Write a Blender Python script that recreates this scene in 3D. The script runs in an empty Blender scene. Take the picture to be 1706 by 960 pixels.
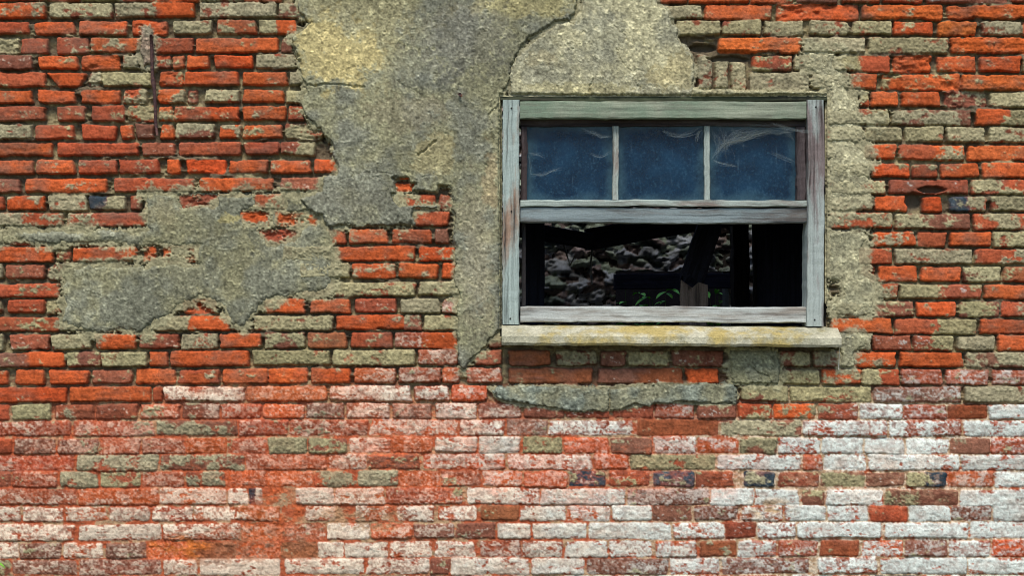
import bpy, bmesh, math, random
import numpy as np
from mathutils import Vector

random.seed(7)
rng = np.random.default_rng(11)
C = bpy.context.scene.collection
S = 0.0018            # metres for one pixel of the 1706 px wide view of the wall face
ZC = 1.10             # height of the view centre above the ground
D = 5.5               # camera distance from the wall face


def PX(px, y=0.0):
    return (px - 853.0) * S * (D + y) / D


def PZ(py, y=0.0):
    return ZC + (480.0 - py) * S * (D + y) / D


def lin(r, g, b):
    f = lambda c: (c / 255 / 12.92) if c <= 10 else ((c / 255 + .055) / 1.055) ** 2.4
    return np.array([f(r), f(g), f(b)])


# ------------------------------------------------------------------ numpy noise
_T = [rng.random((256, 256)).astype(np.float32) for _ in range(8)]


def vn(X, Y, sx, sy, seed):
    t = _T[seed % 8]
    u = X / sx + seed * 17.31
    v = Y / sy + seed * 9.77
    iu = np.floor(u).astype(np.int64)
    iv = np.floor(v).astype(np.int64)
    fu = (u - iu).astype(np.float32)
    fv = (v - iv).astype(np.float32)
    fu = fu * fu * (3 - 2 * fu)
    fv = fv * fv * (3 - 2 * fv)
    a, b, c, d = iu & 255, (iu + 1) & 255, iv & 255, (iv + 1) & 255
    return (t[c, a] * (1 - fu) + t[c, b] * fu) * (1 - fv) + (t[d, a] * (1 - fu) + t[d, b] * fu) * fv


def fbm(X, Y, s, o, seed, sy=None, g=.5):
    sy = sy or s
    r, a, n = 0, 1.0, 0.0
    for k in range(o):
        r = r + a * vn(X, Y, s / 2 ** k, sy / 2 ** k, seed + k * 3)
        n += a
        a *= g
    return r / n


def sm(a, b, x):
    t = np.clip((x - a) / (b - a), 0, 1)
    return t * t * (3 - 2 * t)


def mixc(a, b, m):
    return a + (b - a) * m[..., None]


# ------------------------------------------------------------------ object helpers
def link(o, parent=None):
    C.objects.link(o)
    if parent is not None:
        o.parent = parent
    return o


def tag(o, label=None, cat=None, group=None, kind=None):
    if label:
        o['label'] = label
    if cat:
        o['category'] = cat
    if group:
        o['group'] = group
    if kind:
        o['kind'] = kind
    return o


def empty(name, loc=(0, 0, 0), parent=None):
    o = bpy.data.objects.new(name, None)
    o.empty_display_size = .1
    o.location = loc
    return link(o, parent)


def mesh_np(name, V, F, mat, parent=None, col=None, grain=None, smooth=True):
    me = bpy.data.meshes.new(name)
    V = np.asarray(V, np.float32)
    F = np.asarray(F, np.int32)
    n, k = F.shape
    me.vertices.add(len(V))
    me.vertices.foreach_set('co', V.ravel())
    me.loops.add(n * k)
    me.loops.foreach_set('vertex_index', F.ravel())
    me.polygons.add(n)
    me.polygons.foreach_set('loop_start', np.arange(0, n * k, k, dtype=np.int32))
    me.polygons.foreach_set('loop_total', np.full(n, k, np.int32))
    me.polygons.foreach_set('use_smooth', np.full(n, smooth))
    me.update(calc_edges=True)
    if col is not None:
        a = me.color_attributes.new('Col', 'FLOAT_COLOR', 'POINT')
        c4 = np.ones((len(V), 4), np.float32)
        c4[:, :3] = col
        a.data.foreach_set('color', c4.ravel())
    if grain is not None:
        a = me.attributes.new('grain', 'FLOAT_VECTOR', 'POINT')
        a.data.foreach_set('vector', np.asarray(grain, np.float32).ravel())
    me.materials.append(mat)
    return link(bpy.data.objects.new(name, me), parent)


def raw(name, V, F, mat, parent=None, smooth=False, grain=None):
    me = bpy.data.meshes.new(name)
    me.from_pydata([tuple(v) for v in V], [], F)
    if smooth:
        me.polygons.foreach_set('use_smooth', [True] * len(me.polygons))
    if grain is not None:
        a = me.attributes.new('grain', 'FLOAT_VECTOR', 'POINT')
        a.data.foreach_set('vector', np.asarray(grain, np.float32).ravel())
    me.materials.append(mat)
    me.update()
    return link(bpy.data.objects.new(name, me), parent)


def boxes(name, bl, mat, parent=None):
    V, F = [], []
    for x0, x1, y0, y1, z0, z1 in bl:
        b = len(V)
        V += [(x, y, z) for z in (z0, z1) for y in (y0, y1) for x in (x0, x1)]
        F += [tuple(b + i for i in f) for f in ((0, 2, 3, 1), (4, 5, 7, 6), (0, 1, 5, 4), (2, 6, 7, 3), (0, 4, 6, 2), (1, 3, 7, 5))]
    return raw(name, V, F, mat, parent)


# ------------------------------------------------------------------ materials
def newmat(name):
    m = bpy.data.materials.new(name)
    m.use_nodes = True
    nt = m.node_tree
    b = nt.nodes['Principled BSDF']
    b.inputs['Roughness'].default_value = .9
    b.inputs['Specular IOR Level'].default_value = .2
    return m, nt, b


def nd(nt, typ, **kw):
    n = nt.nodes.new(typ)
    for k, v in kw.items():
        setattr(n, k, v)
    return n


def noise(nt, vec, scale, detail=4, rough=.6):
    n = nd(nt, 'ShaderNodeTexNoise')
    n.inputs['Scale'].default_value = scale
    n.inputs['Detail'].default_value = detail
    n.inputs['Roughness'].default_value = rough
    if vec is not None:
        nt.links.new(vec, n.inputs['Vector'])
    return n.outputs['Fac']


def ramp(nt, fac, stops):
    r = nd(nt, 'ShaderNodeValToRGB')
    el = r.color_ramp.elements
    while len(el) < len(stops):
        el.new(.5)
    for e, (p, c) in zip(el, stops):
        e.position = p
        c = (c, c, c) if not hasattr(c, '__len__') else c
        e.color = (c[0], c[1], c[2], 1)
    nt.links.new(fac, r.inputs['Fac'])
    return r.outputs['Color']


def mix(nt, fac, a, b, mode='MIX'):
    m = nd(nt, 'ShaderNodeMix', data_type='RGBA', blend_type=mode)
    for sock, v in ((m.inputs[0], fac), (m.inputs[6], a), (m.inputs[7], b)):
        if hasattr(v, 'is_linked'):
            nt.links.new(v, sock)
        elif hasattr(v, '__len__'):
            sock.default_value = (v[0], v[1], v[2], 1)
        else:
            sock.default_value = v
    return m.outputs[2]


def bump(nt, b, h, dist, strength=1.0):
    n = nd(nt, 'ShaderNodeBump')
    n.inputs['Distance'].default_value = dist
    n.inputs['Strength'].default_value = strength
    nt.links.new(h, n.inputs['Height'])
    nt.links.new(n.outputs['Normal'], b.inputs['Normal'])


def masonry_mat(name, b1=.0012, amt=.35):
    m, nt, b = newmat(name)
    at = nd(nt, 'ShaderNodeAttribute', attribute_name='Col')
    tc = nd(nt, 'ShaderNodeTexCoord')
    f1 = noise(nt, tc.outputs['Object'], 420, 4, .7)
    f2 = noise(nt, tc.outputs['Object'], 140, 4, .6)
    v = ramp(nt, f1, [(.25, 1 - amt), (.75, 1 + amt)])
    c = mix(nt, 1.0, at.outputs['Color'], v, 'MULTIPLY')
    nt.links.new(c, b.inputs['Base Color'])
    add = nd(nt, 'ShaderNodeMath', operation='ADD')
    nt.links.new(f1, add.inputs[0])
    nt.links.new(f2, add.inputs[1])
    bump(nt, b, add.outputs[0], b1)
    b.inputs['Specular IOR Level'].default_value = .12
    return m


M_BRICK = masonry_mat('weathered_brick')
M_PLASTER = masonry_mat('crumbling_plaster', .0013, .35)


def wood_mat(name, paint, bare, dark, amount, moss=None, band=None):
    m, nt, b = newmat(name)
    at = nd(nt, 'ShaderNodeAttribute', attribute_name='grain')
    mp = nd(nt, 'ShaderNodeMapping')
    mp.inputs['Scale'].default_value = (3.2, 95, 95)
    nt.links.new(at.outputs['Vector'], mp.inputs['Vector'])
    g = noise(nt, mp.outputs['Vector'], 1.0, 6, .65)
    mp2 = nd(nt, 'ShaderNodeMapping')
    mp2.inputs['Scale'].default_value = (5, 26, 26)
    nt.links.new(at.outputs['Vector'], mp2.inputs['Vector'])
    p = noise(nt, mp2.outputs['Vector'], 1.0, 5, .65)
    fine = noise(nt, at.outputs['Vector'], 260, 3, .6)
    wood = ramp(nt, g, [(.3, dark), (.5, bare), (.75, [min(1, c * 1.5) for c in bare])])
    pc = mix(nt, 1.0, paint, ramp(nt, g, [(.34, .36), (.43, .80), (.54, 1.0), (.72, 1.18)]), 'MULTIPLY')
    if moss is not None:
        q = noise(nt, at.outputs['Vector'], 7, 4, .6)
        pc = mix(nt, ramp(nt, q, [(.42, 0), (.62, 1)]), pc, moss)
    th = .68 - .36 * amount
    if band:
        sx = nd(nt, 'ShaderNodeSeparateXYZ')
        nt.links.new(at.outputs['Vector'], sx.inputs[0])
        k1 = nd(nt, 'ShaderNodeMath', operation='SUBTRACT')
        nt.links.new(sx.outputs[0], k1.inputs[0])
        k1.inputs[1].default_value = band[0]
        k2 = nd(nt, 'ShaderNodeMath', operation='ABSOLUTE')
        nt.links.new(k1.outputs[0], k2.inputs[0])
        mr = nd(nt, 'ShaderNodeMapRange')
        mr.inputs['From Min'].default_value = 0
        mr.inputs['From Max'].default_value = band[1]
        mr.inputs['To Min'].default_value = -band[2]
        mr.inputs['To Max'].default_value = .03
        nt.links.new(k2.outputs[0], mr.inputs['Value'])
        k3 = nd(nt, 'ShaderNodeMath', operation='ADD')
        nt.links.new(p, k3.inputs[0])
        nt.links.new(mr.outputs[0], k3.inputs[1])
        p = k3.outputs[0]
    c = mix(nt, ramp(nt, p, [(th - .09, 0), (th + .09, 1)]), wood, pc)
    c = mix(nt, 1.0, c, ramp(nt, fine, [(.3, .8), (.7, 1.12)]), 'MULTIPLY')
    nt.links.new(c, b.inputs['Base Color'])
    add = nd(nt, 'ShaderNodeMath', operation='ADD')
    nt.links.new(g, add.inputs[0])
    nt.links.new(p, add.inputs[1])
    bump(nt, b, add.outputs[0], .003, .8)
    b.inputs['Roughness'].default_value = .75
    return m


BARE = lin(122, 104, 92)
DARKW = lin(52, 44, 42)
M_JAMB = wood_mat('flaking_pale_paint', lin(164, 178, 172), lin(146, 122, 104), DARKW, .78, None, (1.37 + .36, .20, .16))
M_JAMB2 = wood_mat('flaking_mauve_paint', lin(164, 173, 168), lin(120, 108, 106), DARKW, .70, None, (2 * 1.37 + .15, .26, .18))
M_HEAD = wood_mat('mossy_green_paint', lin(150, 156, 136), lin(112, 112, 98), lin(50, 52, 44), .80, lin(120, 136, 116))
M_RAIL = wood_mat('blue_grey_paint', lin(132, 144, 146), lin(100, 96, 92), lin(44, 42, 46), .62, None, (11 * 1.37 + .82, .2, .12))
M_BOTTOM = wood_mat('silvered_bare_wood', lin(186, 190, 186), lin(140, 134, 126), lin(66, 60, 58), .66)
M_SASH = wood_mat('old_brown_sash_wood', lin(92, 84, 86), lin(66, 56, 56), lin(32, 27, 30), .35)
M_MUNT = wood_mat('pale_putty_paint', lin(165, 176, 168), lin(130, 118, 110), DARKW, .72)
M_TOP = wood_mat('mossy_wood_painted_shade', lin(78, 84, 62), lin(60, 60, 48), lin(30, 32, 26), .5)  # moss tone darkened: shadow of the plaster overhang put into the colour
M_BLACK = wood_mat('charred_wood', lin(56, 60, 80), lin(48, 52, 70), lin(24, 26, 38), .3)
M_DARKW = wood_mat('dark_damp_wood', lin(48, 46, 48), lin(44, 40, 40), lin(20, 19, 20), .3)
M_BROKEN = wood_mat('broken_brown_wood', lin(178, 160, 150), lin(160, 142, 132), lin(74, 64, 60), .3)


def beam(name, p0, p1, across, prof, mat, parent=None, n=24, jit=.0012, seed=0, jag0=0, jag1=0, sag=0):
    """A length of timber: profile (across, depth) swept from p0 to p1, worn edges, optional splintered ends."""
    r = np.random.default_rng(seed + 100)
    p0, p1 = np.array(p0, float), np.array(p1, float)
    L = np.linalg.norm(p1 - p0)
    d = (p1 - p0) / L
    a = np.array(across, float)
    a = a - d * a.dot(d)
    a /= np.linalg.norm(a)
    b = np.cross(d, a)
    k = len(prof)
    V, G, F = [], [], []
    j0, j1 = r.random(k) * jag0, r.random(k) * jag1
    wob = np.cumsum(r.normal(0, jit * .5, (n + 1, 2)), 0)
    wob -= wob[0] + (wob[-1] - wob[0]) * np.linspace(0, 1, n + 1)[:, None]
    for i in range(n + 1):
        f = i / n
        for q, (u, v) in enumerate(prof):
            s = L * f
            w0, w1 = max(0, 1 - f * 4), max(0, 1 - (1 - f) * 4)
            s += j0[q] * w0 - j1[q] * w1
            uu = u + wob[i, 0] + r.normal(0, jit * .35)
            vv = v + r.normal(0, jit * .35)
            P = p0 + d * s + a * uu + b * vv
            P[2] -= sag * 4 * f * (1 - f)
            V.append(P)
            G.append((s + seed * 1.37, u + seed * .61, v))
    for i in range(n):
        for q in range(k):
            q2 = (q + 1) % k
            F.append((i * k + q, i * k + q2, (i + 1) * k + q2, (i + 1) * k + q))
    F.append(tuple(reversed(range(k))))
    F.append(tuple(n * k + q for q in range(k)))
    o = raw(name, V, F, mat, parent, False, G)
    me = o.data
    bm = bmesh.new()
    bm.from_mesh(me)
    bmesh.ops.recalc_face_normals(bm, faces=bm.faces)
    bm.to_mesh(me)
    bm.free()
    return o


def rprof(w, h, c=.004):
    """Rectangular section w (across) by h (depth) with eased corners, centred."""
    w, h = w / 2, h / 2
    c = min(c, w * .6, h * .6)
    pts = []
    for sx, sy, a0 in ((1, 1, 0), (-1, 1, 90), (-1, -1, 180), (1, -1, 270)):
        for k in range(3):
            t = math.radians(a0 + k * 45)
            pts.append((sx * (w - c) + c * math.cos(t), sy * (h - c) + c * math.sin(t)))
    return pts


def tube(pts, r, n=8, cap=True):
    V, F = [], []
    P = [np.array(p, float) for p in pts]
    rr = r if hasattr(r, '__len__') else [r] * len(P)
    for i, p in enumerate(P):
        d = P[min(i + 1, len(P) - 1)] - P[max(i - 1, 0)]
        d /= np.linalg.norm(d) + 1e-12
        a = np.cross(d, (0, 1, 0.01))
        if np.linalg.norm(a) < 1e-6:
            a = np.array([1., 0, 0])
        a /= np.linalg.norm(a)
        b = np.cross(d, a)
        for k in range(n):
            t = 2 * math.pi * k / n
            V.append(p + rr[i] * (a * math.cos(t) + b * math.sin(t)))
    for i in range(len(P) - 1):
        for k in range(n):
            F.append((i * n + k, i * n + (k + 1) % n, (i + 1) * n + (k + 1) % n, (i + 1) * n + k))
    if cap:
        F.append(tuple(range(n)))
        F.append(tuple((len(P) - 1) * n + k for k in reversed(range(n))))
    return V, F


def finely(prof, k):
    out = []
    for a, b in zip(prof, prof[1:] + prof[:1]):
        m = k if math.hypot(b[0] - a[0], b[1] - a[1]) > .03 else 1
        out += [(a[0] + (b[0] - a[0]) * i / m, a[1] + (b[1] - a[1]) * i / m) for i in range(m)]
    return out


def plank_px(name, x0, y0, x1, y1, width, ya, yb, mat, parent=None, sub=1, **kw):
    """Timber whose front face runs between two points of the wall view; ya..yb is its depth range."""
    ym = (ya + yb) / 2
    p0, p1 = (PX(x0, ya), ym, PZ(y0, ya)), (PX(x1, ya), ym, PZ(y1, ya))
    horiz = abs(x1 - x0) > abs(y1 - y0)
    ac = (0, 0, 1) if horiz else (1, 0, 0)
    return beam(name, p0, p1, ac, finely(rprof(width * S * (D + ya) / D, yb - ya), sub), mat, parent, **kw)


# ------------------------------------------------------------------ the brickwork, brick by brick
CY = [((-22, 1), (-22, 3), (-20, 4)), ((4, 30), (3, 27), (9, 32)), ((35, 57), (31, 55), (34, 58)), ((62, 89), (61, 85), (62, 88)),
      ((92, 115), (90, 112), (92, 119)), ((120, 144), (118, 140), (124, 149)), ((149, 172), (148, 170), (152, 177)), ((176, 201), (176, 200), (182, 208)),
      ((207, 232), (206, 229), (211, 237)), ((237, 260), (236, 257), (242, 266)), ((266, 290), (265, 287), (272, 296)), ((297, 321), (294, 318), (299, 324)),
      ((326, 350), (323, 349), (327, 352)), ((355, 378), (351, 376), (356, 382)), ((385, 407), (381, 405), (386, 411)), ((412, 437), (410, 435), (414, 440)),
      ((441, 464), (438, 463), (444, 470)), ((474, 497), (469, 493), (474, 499)), ((500, 522), (497, 522), (502, 528)), ((529, 552), (525, 550), (532, 557)),
      ((558, 583), (553, 580), (560, 585)), ((587, 612), (583, 609), (588, 613)), ((617, 642), (613, 638), (616, 642)), ((647, 671), (642, 668), (645, 671)),
      ((675, 699), (672, 697), (675, 699)), ((703, 728), (699, 725), (702, 728)), ((732, 758), (729, 755), (731, 757)), ((760, 786), (757, 782), (759, 784)),
      ((787, 813), (785, 811), (788, 812)), ((816, 842), (814, 841), (817, 843)), ((846, 870), (844, 868), (843, 869)), ((876, 902), (873, 899), (871, 897)),
      ((906, 932), (904, 930), (901, 928)), ((934, 959), (932, 958), (930, 957)), ((963, 988), (961, 987), (960, 986))]
ROWS = """-10 60 R,64 130 O,135 200 G,205 258 R,262 330 O,335 400 G,404 470 O,1085 1146 R,1150 1250 O,1254 1322 O,1328 1396 D,1403 1466 O,1472 1540 R,1546 1680 D,1686 1720 R
-10 75 M,82 186 G,190 323 G|O,332 461 G,464 500 H,1108 1170 G,1174 1287 O,1296 1430 O-,1437 1570 O*,1580 1720 O*
-10 48 R,58 123 O,130 210 O,219 277 O-,288 353 G,361 425 M,430 492 G|O,1128 1201 G,1205 1269 G,1274 1339 G,1350 1413 G,1422 1487 G,1490 1555 O,1565 1626 O*,1636 1702 G,1706 1730 R
-10 30 G-,34 80 R,93 147 R,150 234 M,258 322 R,326 463 O,468 486 D,1198 1335 O*,1340 1443 G,1448 1581 G,1586 1720 O*
-10 53 D,64 129 O,135 197 O-,204 230 G,235 282 N-,286 306 O,310 346 O,356 421 O,426 490 G,1253 1320 N,1324 1384 G,1387 1484 G|R,1490 1552 O-,1562 1628 O,1634 1702 O,1706 1730 G
-10 75 R,75 144 O^,148 166 H-,170 252 G,265 303 M-,307 397 O,404 478 O,482 506 G,1355 1415 G,1417 1462 O,1472 1600 M-,1604 1720 O*
-10 52 O,62 125 O,135 198 O,205 243 N-,262 308 M,312 326 U-,340 399 G,404 472 O,476 506 G,1390 1430 G,1434 1450 N,1453 1497 O,1503 1567 O,1577 1645 H-,1650 1720 G
-10 75 R,94 141 R,152 206 R,212 256 N-,263 287 M,290 398 O,404 476 O,480 506 N,1380 1482 G,1487 1618 H,1626 1720 O|G
-10 53 G,58 122 R,135 192 R,199 222 O,226 256 D,267 289 O,292 356 H,366 400 M,404 470 O,476 540 G-,1378 1437 G,1443 1503 G,1508 1574 G,1578 1642 G,1648 1710 G
-10 86 O,94 230 R,236 291 r,298 402 R,408 465 R,467 524 r|G,1378 1438 G,1441 1493 O,1498 1608 R|M,1614 1720 O
-10 55 O,60 122 O,129 194 R,197 264 R,277 300 O,310 376 O,381 446 O,450 517 O,522 560 O,1385 1450 G,1454 1518 O,1522 1563 R,1568 1632 O,1638 1720 O
-10 33 R,41 177 O,190 322 R,331 456 O,468 535 r,655 690 O-,1383 1476 G,1482 1615 r,1620 1720 N
-10 5 R,10 73 M,79 145 G,148 208 K|G,216 234 R,240 294 G-,300 358 r-,362 409 H-,424 473 R,655 726 N,731 753 r,1383 1453 G,1458 1513 O,1537 1570 O,1583 1643 K|G,1651 1720 G
-10 104 G|R,111 244 R,400 448 M-,458 528 M-,688 748 R,1382 1487 N,1492 1617 H,1623 1720 N
-10 5 G,11 84 G-,88 148 G-,150 240 G-,428 500 r-,542 575 R,581 645 O,653 719 O,725 748 D,1456 1525 M,1530 1578 R,1585 1652 O,1655 1720 G
-10 87 O,92 114 G-,119 228 O,238 258 O-,272 326 M-,470 552 G,558 692 O,698 757 M,1430 1487 R,1492 1620 G,1625 1720 R|G
-10 4 G,8 73 r,78 120 H-,500 581 G,586 658 M,664 729 O,736 758 O,1437 1458 R-,1464 1529 O,1535 1602 O,1606 1668 H,1673 1720 U
-10 97 R,505 552 r-,556 692 G,697 765 G,1462 1497 M,1500 1637 G|r,1641 1720 O
-10 2 G,12 73 R,76 100 G-,306 358 O-,440 508 O,517 584 O,592 660 r,667 733 G,738 762 P,1392 1452 G,1458 1523 H,1528 1593 O,1600 1665 H,1669 1720 R
-10 97 R,250 383 G|O,384 416 G-,422 555 G,560 674 O,674 702 H,706 764 G,1385 1487 O,1492 1627 R|G,1633 1720 O
-10 4 G,16 82 r,85 150 G,158 226 O,232 298 r,301 363 G,366 434 O,440 508 H,512 577 U,585 653 R,657 762 P|O,815 836 D,1398 1452 G,1456 1519 r,1523 1589 r|G,1595 1658 G,1663 1720 O
-10 106 D|O,110 168 H,169 243 G,247 279 O,283 415 O,420 549 G,553 692 G,697 764 P,790 836 r,848 917 U,928 994 H,1000 1043 D,1047 1114 H,1119 1206 D,1300 1351 H,1356 1495 H|M,1501 1605 O,1611 1720 H
-10 13 O,25 72 O,81 146 O,152 219 r,225 292 O,297 366 R,371 445 O,447 512 O,518 584 O,590 659 p,664 735 P,737 766 p,778 836 P,847 987 U,997 1137 D|U,1143 1198 O,1302 1366 H,1370 1435 M,1437 1500 G|R,1503 1570 P,1577 1647 P,1654 1720 P
-10 110 O,115 250 O,254 269 R,272 407 Q,410 545 p,550 684 Q,690 747 Q,752 812 p,1235 1313 H,1317 1453 G,1457 1602 S,1608 1720 G
-10 14 R,19 84 G,91 156 r,161 229 r,233 298 P,303 366 H|S,369 435 P,438 507 p,510 573 S,578 648 Q,654 718 S,726 794 W,798 867 S,873 940 D,944 1015 r,1022 1088 r,1092 1157 P,1163 1227 D,1231 1286 N,1290 1358 M,1363 1430 r,1434 1504 Q,1506 1578 P,1580 1645 U,1648 1720 W
-10 117 P,122 256 P,261 395 H,398 480 P,484 613 P,618 761 q,766 840 Q,845 912 S,915 1053 Q,1062 1197 U,1203 1335 H,1338 1478 Q,1482 1602 Q,1606 1720 W
-10 19 R,24 92 S,97 163 S,166 233 P,237 307 P,310 377 p,379 444 P,447 511 G,514 577 H,582 650 q,653 720 p,725 794 W,798 866 W,872 936 G,940 1014 p,1018 1085 D,1090 1159 Q,1162 1230 p,1233 1295 H,1297 1367 Q,1371 1438 W,1443 1506 W,1511 1580 W,1583 1649 D,1651 1720 P
-10 122 P,128 262 G,267 407 H,410 544 P,548 610 Q,612 698 D,706 842 q,847 985 q,990 1047 p,1050 1191 G,1195 1334 W,1337 1370 p,1373 1442 W,1447 1598 W,1602 1720 W
-10 16 r,20 94 P,100 162 G,167 233 G,237 305 P,310 374 H,376 442 p,446 520 p,525 594 N,597 662 G,664 732 p,735 800 P,804 869 q,873 945 P,948 1008 K,1015 1082 r,1089 1156 K,1159 1222 r,1240 1291 K,1297 1365 r,1369 1440 H,1443 1506 D,1510 1576 H|K,1580 1655 p,1659 1720 W
-10 127 P,131 264 p,266 376 q,380 411 W,414 436 K|W,493 556 W,558 640 q,643 770 P,779 898 W,901 1041 W,1046 1181 S,1184 1255 W,1258 1330 W,1336 1374 H,1378 1471 W,1475 1596 H|D,1600 1720 W
-10 33 Q,38 105 Q,110 176 q,182 248 Q,253 320 Q,323 390 q,394 466 q,510 560 q,592 648 q,662 722 Q,730 794 q,802 865 U,868 942 W,945 1015 q,1020 1085 W,1087 1151 D,1157 1230 S,1238 1304 q,1308 1376 W,1380 1446 W,1449 1513 R,1516 1583 W,1585 1651 S,1655 1720 W
-10 123 q,131 268 W,272 400 Q,404 470 p-,476 540 P-,545 615 W,618 687 p,690 756 S,759 825 D,829 884 W,888 976 W,981 1117 W,1122 1206 Q,1208 1260 r,1263 1325 Q,1329 1467 W,1475 1613 W,1617 1720 W
-10 30 Q,33 101 S,106 170 q,176 243 S,247 314 p-,318 390 U-,394 466 p-,470 526 U-,530 572 W,575 646 W,650 718 q,725 790 Q,800 869 P,872 937 Q,942 1012 W,1016 1086 Q,1093 1160 q,1166 1227 U,1230 1293 Q,1296 1362 P,1367 1431 U,1437 1504 q,1508 1578 S,1581 1650 Q,1653 1720 p
-10 16 H,20 128 S,133 268 S,273 328 q,333 466 W,475 606 W,612 714 Q,716 750 D,752 881 W,886 973 W,978 1113 S,1118 1198 Q,1204 1348 S,1364 1461 Q,1468 1611 W,1614 1720 W
-10 60 S,65 190 P,196 262 Q,268 400 S,405 470 q,475 540 P,545 680 Q,686 750 P,755 890 S,940 1024 W,1030 1090 Q,1098 1160 W,1166 1225 W,1232 1300 P,1322 1380 W,1386 1450 P,1456 1530 K,1536 1600 Q,1606 1720 W""".split('\n')

O_ = lin(192, 90, 48)
R_ = lin(170, 83, 54)
D_ = lin(134, 84, 66)
U_ = lin(150, 86, 56)
K_ = lin(52, 66, 76)
CEM = lin(156, 149, 118)
WHT = lin(224, 231, 222)
WHT2 = lin(234, 216, 192)
KINDS = {'O': (O_, .03, 0), 'o': (O_, .15, 0), 'R': (R_, .06, 0), 'r': ((R_ + D_) / 2, .10, .02), 'D': (D_, .10, .02), 'U': (U_, .05, .0),
         'G': ((R_ + D_) / 2, .93, 0), 'H': (D_, .62, 0), 'M': (O_, .40, 0), 'N': (R_, .62, 0), 'P': (R_, .04, .46), 'p': (O_, .02, .40),
         'Q': (R_, .02, .76), 'q': (O_, .02, .72), 'W': (R_, .01, .98), 'S': (D_, .03, .50), 'K': (K_, .10, .05)}

XS = np.concatenate([np.arange(-900, -24, 5.0), np.arange(-24, 1731, 1.3333), np.arange(1734, 2620, 5.0)])
YS = np.concatenate([np.arange(-620, -20, 5.0), np.arange(-18, 980, 1.3333), np.arange(983, 1110, 5.0)])
X, Y = np.meshgrid(XS, YS)
X = X.astype(np.float32)
Y = Y.astype(np.float32)
N_f = fbm(X, Y, 3.2, 2, 1)
N_m = fbm(X, Y, 9, 3, 2)
N_l = fbm(X, Y, 46, 3, 3)
N_st = fbm(X, Y, 30, 3, 4, 5)
N_c = fbm(X, Y, 26, 4, 5, 17, .62)
N_w = fbm(X, Y, 15, 4, 6, 8, .72)
N_p = fbm(X, Y, 22, 3, 7, 12)
N_g = fbm(X, Y, 2.2, 1, 3)
XW = X + 1.9 * (fbm(X, Y, 26, 3, 8) - .5) * 2 + .8 * (fbm(X, Y, 6, 2, 9) - .5) * 2
YW = Y + 1.7 * (fbm(X, Y, 34, 3, 10) - .5) * 2 + .9 * (fbm(X, Y, 6, 2, 12) - .5) * 2


def stripe(n, c):
    """coverage c (0..1) -> soft mask on a noise field"""
    th = .5 - .24 * (2 * c - 1)
    return sm(th - .075, th + .075, n)


low = sm(600, 730, Y + 60 * (N_l - .5) + 50 * sm(200, 1700, X) * 0)
deep = .027 - .0215 * low
rightlow = sm(900, 1400, X) * low
FLUSH = sm(.54, .70, fbm(X, Y, 60, 4, 14, 22, .65)) * (1 - low)
H = -deep * (1 - .82 * FLUSH) + (.006 - .0035 * low) * (N_m - .5) * 2 + .0020 * (N_f - .5) * 2
MOR_T = mixc(lin(104, 92, 74)[None, None, :], lin(142, 131, 100)[None, None, :], sm(.46, .64, N_c))
MOR_B = mixc(lin(170, 88, 58)[None, None, :], lin(172, 140, 108)[None, None, :], sm(.46, .62, N_c + .15 * rightlow))
sal = sm(.44, .58, N_w * .6 + N_f * .4) * rightlow * .75
MOR_B = mixc(MOR_B, np.broadcast_to(lin(214, 200, 178), MOR_B.shape), sal)
COL = mixc(MOR_T, MOR_B, low) * (.72 + .56 * N_f)[..., None]
COL = COL.astype(np.float32)
CEMM = np.zeros(X.shape, np.float32)


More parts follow.
